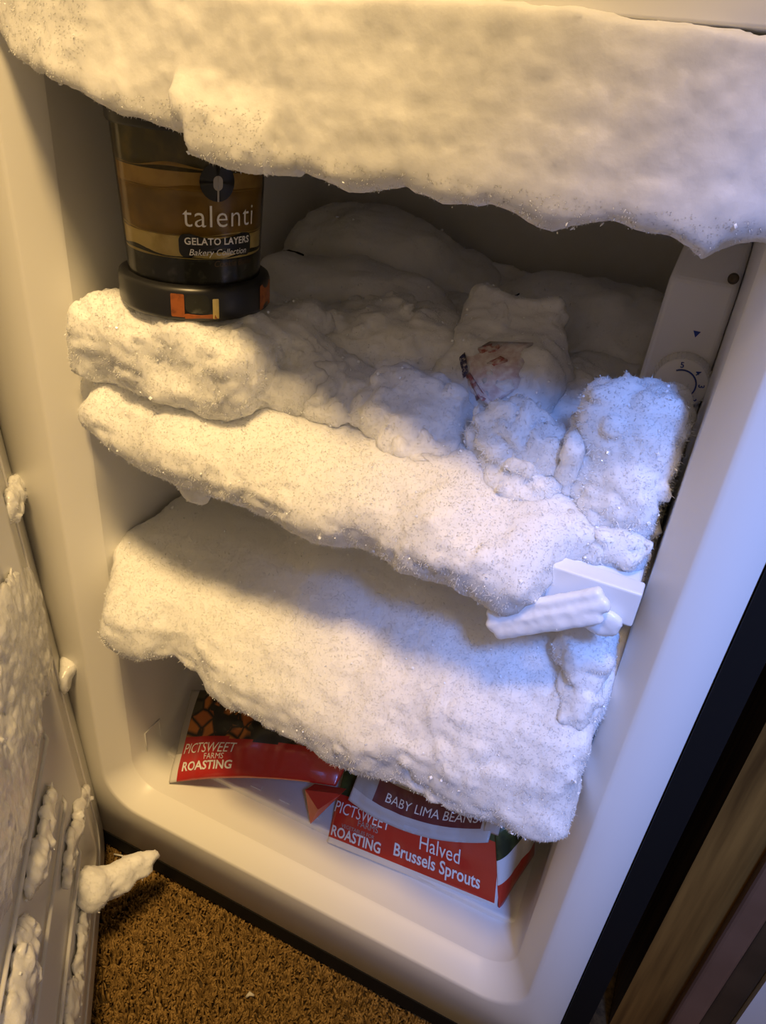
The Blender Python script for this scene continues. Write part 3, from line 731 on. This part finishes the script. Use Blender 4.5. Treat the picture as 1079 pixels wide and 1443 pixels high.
flat_shape((-0.0028, 0.0028, -0.0040, 0.0040, 0.0028), 'logo_spoon', 0.0795, 0.0007, M_TEXTG)
flat_shape((-0.0006, 0.0006, -0.0060, 0.0010, 0.0005), 'logo_spoon_handle', 0.0755, 0.0007, M_TEXTG)
jar_text('talenti', 0.0175, 0.003, 0.0555, M_TEXTW, bold=-0.0001, spacing=1.08)
flat_shape((-0.0240, 0.0250, -0.0062, 0.0072, 0.004), 'label_plate', 0.0440, 0.0004, M_LID)
jar_text('GELATO LAYERS', 0.0056, 0.001, 0.0455, M_TEXTW, off=0.0009, bold=0.00012, spacing=1.05)
jar_text('Bakery Collection', 0.0053, 0.001, 0.0393, M_TEXTW, off=0.0009, shear=0.25)
jar_text('Cookie Butter', 0.0052, 0.012, 0.0325, M_TEXTD, off=0.0006, shear=0.2)
flat_shape((-0.0290, -0.0215, -0.0070, 0.0070, 0.0008), 'lid_label_patch', 0.0105, 0.0002, M_ORANGE, r=0.0481, parent=LID)
flat_shape((-0.0215, -0.0030, -0.0078, -0.0048, 0.0006), 'lid_label_patch', 0.0105, 0.0002, M_ORANGE, r=0.0481, parent=LID)
flat_shape((-0.0060, -0.0025, -0.0078, 0.0045, 0.0006), 'lid_label_patch', 0.0105, 0.0002, M_CREAM, r=0.0481, parent=LID)
flat_shape((-0.0210, -0.0075, -0.0045, 0.0070, 0.0040), 'lid_label_patch', 0.0105, 0.0002, M_CRUMB, r=0.0481, parent=LID)
flat_shape((0.0280, 0.0470, -0.0078, 0.0078, 0.0010), 'lid_label_patch', 0.0105, 0.0002, M_ORANGE, r=0.0481, parent=LID)

# ================================================================== bags of vegetables
def red_mat(nm, c): return mat(nm, c, 0.28, 0.5, coat=0.3, bump=(38, 0.25, 0.004))
M_RED = red_mat('red_bag_film', (0.46, 0.020, 0.016))
M_RED2 = red_mat('bright_red_bag_film', (0.52, 0.035, 0.018))
M_MAROON = red_mat('maroon_bag_band', (0.13, 0.022, 0.028))
M_SILVER = mat('white_bag_film', (0.52, 0.50, 0.48), 0.35, 0.5, bump=(45, 0.5, 0.004))
M_HEM = mat('white_bag_hem', (0.72, 0.70, 0.66), 0.4, bump=(80, 0.3, 0.002))
M_GREENPHOTO = mat('dark_green_bag_photo', (0.018, 0.026, 0.010), 0.35, 0.5, noise=(60, (0.075, 0.10, 0.025), 0.45, 0.7))
M_CLEAR = mat('grey_clear_film', (0.36, 0.34, 0.32), 0.3, 0.5, bump=(50, 0.4, 0.003))
def photo_mat():
    m = mat('carrot_cube_photo', (0.3, 0.1, 0.02), 0.35, 0.5, bump=(38, 0.25, 0.004))
    nt = m.node_tree; L = nt.links.new; tc = nt.nodes.new('ShaderNodeTexCoord')
    v = nt.nodes.new('ShaderNodeTexVoronoi'); v.inputs['Scale'].default_value = 62; v.distance = 'CHEBYCHEV'
    e = nt.nodes.new('ShaderNodeTexVoronoi'); e.inputs['Scale'].default_value = 62; e.feature = 'DISTANCE_TO_EDGE'
    sp = nt.nodes.new('ShaderNodeSeparateColor'); r = nt.nodes.new('ShaderNodeValToRGB'); cr = r.color_ramp; cr.interpolation = 'CONSTANT'
    cr.elements[0].color = (0.016, 0.014, 0.008, 1); cr.elements[1].position = 0.30; cr.elements[1].color = (0.50, 0.17, 0.028, 1)
    k = cr.elements.new(0.55); k.color = (0.38, 0.105, 0.018, 1); k = cr.elements.new(0.76); k.color = (0.07, 0.06, 0.03, 1); k = cr.elements.new(0.86); k.color = (0.45, 0.15, 0.03, 1)
    g = nt.nodes.new('ShaderNodeValToRGB'); g.color_ramp.elements[0].position = 0.03; g.color_ramp.elements[1].position = 0.16
    mx = nt.nodes.new('ShaderNodeMix'); mx.data_type = 'RGBA'; mx.inputs[6].default_value = (0.02, 0.015, 0.008, 1)
    L(tc.outputs['Object'], v.inputs['Vector']); L(tc.outputs['Object'], e.inputs['Vector']); L(v.outputs['Color'], sp.inputs[0]); L(sp.outputs[0], r.inputs['Fac'])
    L(e.outputs['Distance'], g.inputs['Fac']); L(g.outputs['Color'], mx.inputs[0]); L(r.outputs['Color'], mx.inputs[7])
    L(mx.outputs[2], nt.nodes['Principled BSDF'].inputs['Base Color'])
    return m
M_PHOTO = photo_mat()

class Bag:
    """pillow bag over the quad bl, br, tr, tl (front face towards the viewer side), u left-right, v bottom-top"""
    def __init__(s, bl, br, tr, tl, thick, wr=0.003, seed=0, hemv=0.05, hemu=0.03, sag=0.0):
        s.c = [np.array(p, float) for p in (bl, br, tr, tl)]; s.t = thick; s.wr = wr; s.seed = seed; s.hv = hemv; s.hu = hemu; s.sag = sag
        n = np.cross(s.c[1] - s.c[0], s.c[3] - s.c[0]); s.n = n / np.linalg.norm(n)
        s.bu = np.linalg.norm(s.c[1] - s.c[0])
    def flat(s, u, v):
        b = s.c[0] * (1 - u)[:, None] + s.c[1] * u[:, None]; t = s.c[3] * (1 - u)[:, None] + s.c[2] * u[:, None]
        return b * (1 - v)[:, None] + t * v[:, None]
    def surf(s, u, v, side=1, off=0.0):
        u = np.asarray(u, float); v = np.asarray(v, float)
        p = s.flat(u, v)
        e = np.clip(np.minimum(u, 1 - u) / 0.28, 0, 1) ** 0.6 * np.clip(np.minimum(v, 1 - v) / 0.35, 0, 1) ** 0.6
        e = np.where((v < s.hv), 0, e)
        q = np.stack([u * s.bu, v * s.bu * 0.6, np.zeros_like(u)], 1)
        w = s.wr * (vn(q, 0.022, s.seed + side) + 0.6 * np.abs(vn(q * np.array([1, 0.35, 1]), 0.010, s.seed + 3)))
        d = side * (s.t * e + off) + w * (0.35 + 0.65 * e) * (1 if side > 0 else 0.6)
        p = p + s.n[None] * d[:, None]
        p[:, 2] -= s.sag * 4 * u * (1 - u)
        if side < 0: p = p - s.n[None] * 0.0012
        return p
    def build(s, name, mats, fmat, parent, nu=60, nv=34):
        us = np.linspace(0, 1, nu + 1); vs = np.linspace(0, 1, nv + 1)
        U, Vv = np.meshgrid(us, vs, indexing='ij'); U = U.ravel(); Vv = Vv.ravel()
        A = s.surf(U, Vv, 1); B = s.surf(U, Vv, -1)
        V = np.concatenate([A, B]); n = len(A); F = []; mi = []
        idx = lambda i, j: i * (nv + 1) + j
        for i in range(nu):
            for j in range(nv):
                uu, vv = (i + .5) / nu, (j + .5) / nv
                a, b, c, d = idx(i, j), idx(i + 1, j), idx(i + 1, j + 1), idx(i, j + 1)
                F.append((a, b, c, d)); mi.append(fmat(uu, vv, 1)); F.append((n + d, n + c, n + b, n + a)); mi.append(fmat(uu, vv, -1))
        for i in range(nu):
            for j0 in (0, nv):
                a, b = idx(i, j0), idx(i + 1, j0); F.append((b, a, n + a, n + b) if j0 == 0 else (a, b, n + b, n + a)); mi.append(fmat((i + .5) / nu, 0.0 if j0 == 0 else 1.0, 1))
        for j in range(nv):
            for i0 in (0, nu):
                a, b = idx(i0, j), idx(i0, j + 1); F.append((a, b, n + b, n + a) if i0 == 0 else (b, a, n + a, n + b)); mi.append(fmat(0.0 if i0 == 0 else 1.0, (j + .5) / nv, 1))
        return part(name, V, F, mats, parent, midx=mi)
    def text(s, txt, size, uc, vc, m, parent, slope=0.0, name='lettering', **kw):
        V, F = text_mesh(txt, size, sub=0.003, **kw)
        hv = np.linalg.norm(s.c[3] - s.c[0])
        u = uc + V[:, 0] / s.bu; v = vc + (V[:, 1] + slope * V[:, 0]) / hv
        return part(name, s.surf(np.clip(u, 0.001, .999), np.clip(v, 0.001, .999), 1, 0.0006), F, m, parent, smooth=False)

# roasting vegetables, left
B1 = thing('vegetable_bag', (-0.09, 0.10, 0.118), 'red bag of roasting vegetables printed with orange cubes, leaning at the left', 'bag')
b1 = Bag((-0.168, 0.033, 0.1140), (0.000, 0.074, 0.168), (0.006, 0.135, 0.205), (-0.190, 0.104, 0.172), 0.010, wr=0.004, seed=3, hemv=0.0, sag=-0.010)
def fm1(u, v, side):
    if u < 0.05: return 2 if v < 0.30 else 3
    lim = 0.47 - 0.05 * u + 0.02 * math.sin(9 * u)
    if v < lim: return 0
    return 1
b1.build('bag_film', [M_RED, M_PHOTO, M_HEM, M_CLEAR], fm1, B1)
b1.text('PICTSWEET', 0.0145, 0.225, 0.29, M_TEXTW, B1, squash=0.80, shear=0.12)
b1.text('FARMS', 0.0085, 0.275, 0.215, M_TEXTW, B1, squash=0.9)
b1.text('ROASTING', 0.0125, 0.235, 0.105, M_TEXTW, B1, bold=0.0003, squash=0.95)
# folded-over corner hanging at the right end
V = np.array([(-0.026, 0.062, 0.160), (0.010, 0.066, 0.172), (-0.012, 0.050, 0.132), (-0.022, 0.074, 0.158), (0.010, 0.078, 0.166), (-0.010, 0.062, 0.130), (-0.006, 0.052, 0.155)])
part('folded_corner', V, [(0, 2, 6), (2, 1, 6), (1, 0, 6), (3, 4, 5), (0, 3, 5, 2), (1, 2, 5, 4), (0, 1, 4, 3)], M_RED, B1, smooth=False)

# Brussels sprouts, right front
B3 = thing('vegetable_bag', (0.09, 0.10, 0.118), 'red bag of halved Brussels sprouts lying in front at the right', 'bag')
b3 = Bag((0.006, 0.052, 0.1140), (0.175, 0.064, 0.1150), (0.152, 0.118, 0.205), (-0.012, 0.128, 0.160), 0.008, wr=0.0028, seed=9, hemv=0.04, sag=0.000)
def fm3(u, v, side):
    if v < 0.05: return 2
    if u > 0.975: return 2
    lim = 0.50 - 0.06 * math.sin(math.pi * min(1, max(0, u))) + 0.08 * u
    if v < lim: return 0
    return 1
b3.build('bag_film', [M_RED2, M_GREENPHOTO, M_HEM], fm3, B3)
b3.text('PICTSWEET', 0.0150, 0.175, 0.315, M_TEXTW, B3, squash=0.78, shear=0.12)
b3.text('FARMS', 0.0075, 0.225, 0.255, M_TEXTG, B3)
b3.text('VEGETABLES FOR', 0.0045, 0.17, 0.190, M_TEXTG, B3)
b3.text('ROASTING', 0.0125, 0.165, 0.085, M_TEXTW, B3, bold=0.0003, squash=0.86)
b3.text('Halved', 0.0165, 0.655, 0.262, M_TEXTW, B3, squash=0.9)
b3.text('Brussels Sprouts', 0.0145, 0.645, 0.125, M_TEXTW, B3, bold=0.00025, squash=0.88)
# gusset at the right end with small print on the back film
b3g = Bag((0.176, 0.066, 0.1155), (0.190, 0.125, 0.130), (0.178, 0.130, 0.205), (0.153, 0.095, 0.178), 0.004, wr=0.003, seed=14, hemv=0.0)
def fm3g(u, v, side):
    if v < 0.33: return 0
    if v < 0.62: return 1
    return 2
b3g.build('bag_gusset', [M_RED2, M_HEM, M_GREENPHOTO], fm3g, B3, nu=24, nv=16)

# baby lima beans on top
B2 = thing('vegetable_bag', (0.085, 0.12, 0.17), 'crumpled white bag of baby lima beans lying on the Brussels sprouts bag', 'bag')
b2 = Bag((0.015, 0.072, 0.1600), (0.151, 0.072, 0.1900), (0.146, 0.134, 0.246), (0.018, 0.134, 0.224), 0.006, wr=0.004, seed=21, hemv=0.08, sag=0.020)
def fm2(u, v, side):
    if v < 0.09: return 1
    if 0.14 < v < 0.42 and 0.17 < u < 0.93: return 2
    if u > 0.93: return 1
    if v < 0.14: return 1
    return 0
b2.build('bag_film', [M_CLEAR, M_SILVER, M_MAROON], fm2, B2)
b2.text('BABY LIMA BEANS', 0.0125, 0.58, 0.21, M_TEXTW, B2, squash=0.9)
b2y = mat('yellow_bean_print', (0.34, 0.30, 0.03), 0.5)
us = np.array([0.36, 0.48, 0.50, 0.42, 0.35]); vs_ = np.array([0.47, 0.46, 0.54, 0.58, 0.54])
V = b2.surf(us, vs_, 1, 0.0008); part('bean_print', V, [(0, 1, 2, 3, 4)], b2y, B2, smooth=False)
# crimped seal end
b2s = Bag((0.144, 0.078, 0.194), (0.157, 0.080, 0.194), (0.157, 0.090, 0.232), (0.144, 0.088, 0.232), 0.002, wr=0.004, seed=25, hemv=0.0)
b2s.build('seal_end', [M_SILVER], lambda u, v, s_: 0, B2, nu=12, nv=14)

# ================================================================== carpet pile and specks
def carpet():
    n = 44000; m = 34000
    x = RNG.uniform(-0.30, 0.36, n); y = RNG.uniform(-0.30, 0.055, n)
    x2 = RNG.uniform(-0.85, 0.85, m); y2 = RNG.uniform(-0.85, 0.06, m); ok = ~((x2 > -0.30) & (x2 < 0.36) & (y2 > -0.30))
    x = np.concatenate([x, x2[ok]]); y = np.concatenate([y, y2[ok]]); far = np.arange(len(x)) >= n; n = len(x)
    cl = vn(np.stack([x, y, 0 * x], 1), 0.012, 5)
    a = RNG.uniform(0, 2 * np.pi, n); hgt = 0.006 + 0.006 * RNG.random(n) + 0.003 * cl; lean = RNG.uniform(0.0, 0.006, n)
    r = RNG.uniform(0.0010, 0.0019, n) * np.where(far, 1.7, 1.0)
    V = []
    for k in range(4):
        an = a + k * np.pi / 2
        V.append(np.stack([x + r * np.cos(an), y + r * np.sin(an), -0.004 + 0 * x], 1))
    for k in range(4):
        an = a + 0.7 + k * np.pi / 2
        V.append(np.stack([x + lean * np.cos(a) + r * 0.85 * np.cos(an), y + lean * np.sin(a) + r * 0.85 * np.sin(an), hgt * 0.8], 1))
    V.append(np.stack([x + lean * 1.5 * np.cos(a), y + lean * 1.5 * np.sin(a), hgt], 1))
    V = np.stack(V, 1).reshape(-1, 3); b = 9 * np.arange(n)
    Q = np.concatenate([np.stack([b + k, b + (k + 1) % 4, b + 4 + (k + 1) % 4, b + 4 + k], 1) for k in range(4)])
    T = np.concatenate([np.stack([b + 4 + k, b + 4 + (k + 1) % 4, b + 8], 1) for k in range(4)])
    me = bpy.data.meshes.new('carpet_pile'); me.vertices.add(len(V)); me.vertices.foreach_set('co', V.ravel())
    me.loops.add(4 * len(Q) + 3 * len(T)); me.loops.foreach_set('vertex_index', np.concatenate([Q.ravel(), T.ravel()]).astype(np.int32))
    me.polygons.add(len(Q) + len(T)); me.polygons.foreach_set('loop_start', np.concatenate([4 * np.arange(len(Q)), 4 * len(Q) + 3 * np.arange(len(T))]).astype(np.int32))
    me.update(calc_edges=True)
    me.materials.append(mat('carpet_yarn', (0.30, 0.185, 0.062), 0.9, 0.1, noise=(150, (0.13, 0.075, 0.022), 0.40, 0.66)))
    o = bpy.data.objects.new('carpet_pile', me); COL.objects.link(o)
    tag(o, 'short tan and brown twist carpet in front of the freezer', 'carpet'); o['kind'] = 'stuff'
carpet()
M_LINT = mat('white_lint', (0.6, 0.55, 0.45), 0.8)
V, F = tube([(-0.012, -0.060, 0.012), (-0.010, -0.057, 0.0145), (-0.006, -0.056, 0.013)], [0.0012, 0.0022, 0.001], 6)
tag(mk('lint_speck', V, F, M_LINT), 'tiny white lint speck on the carpet', 'lint')
V, F = tube([(-0.217, -0.006, 0.010), (-0.208, -0.004, 0.011), (-0.200, -0.003, 0.011)], 0.0010, 6)
tag(mk('white_wire', V, F, M_HEM), 'short white wire end on the carpet by the freezer corner', 'wire')

for o in SC.objects:
    if '_org' in o: del o['_org']
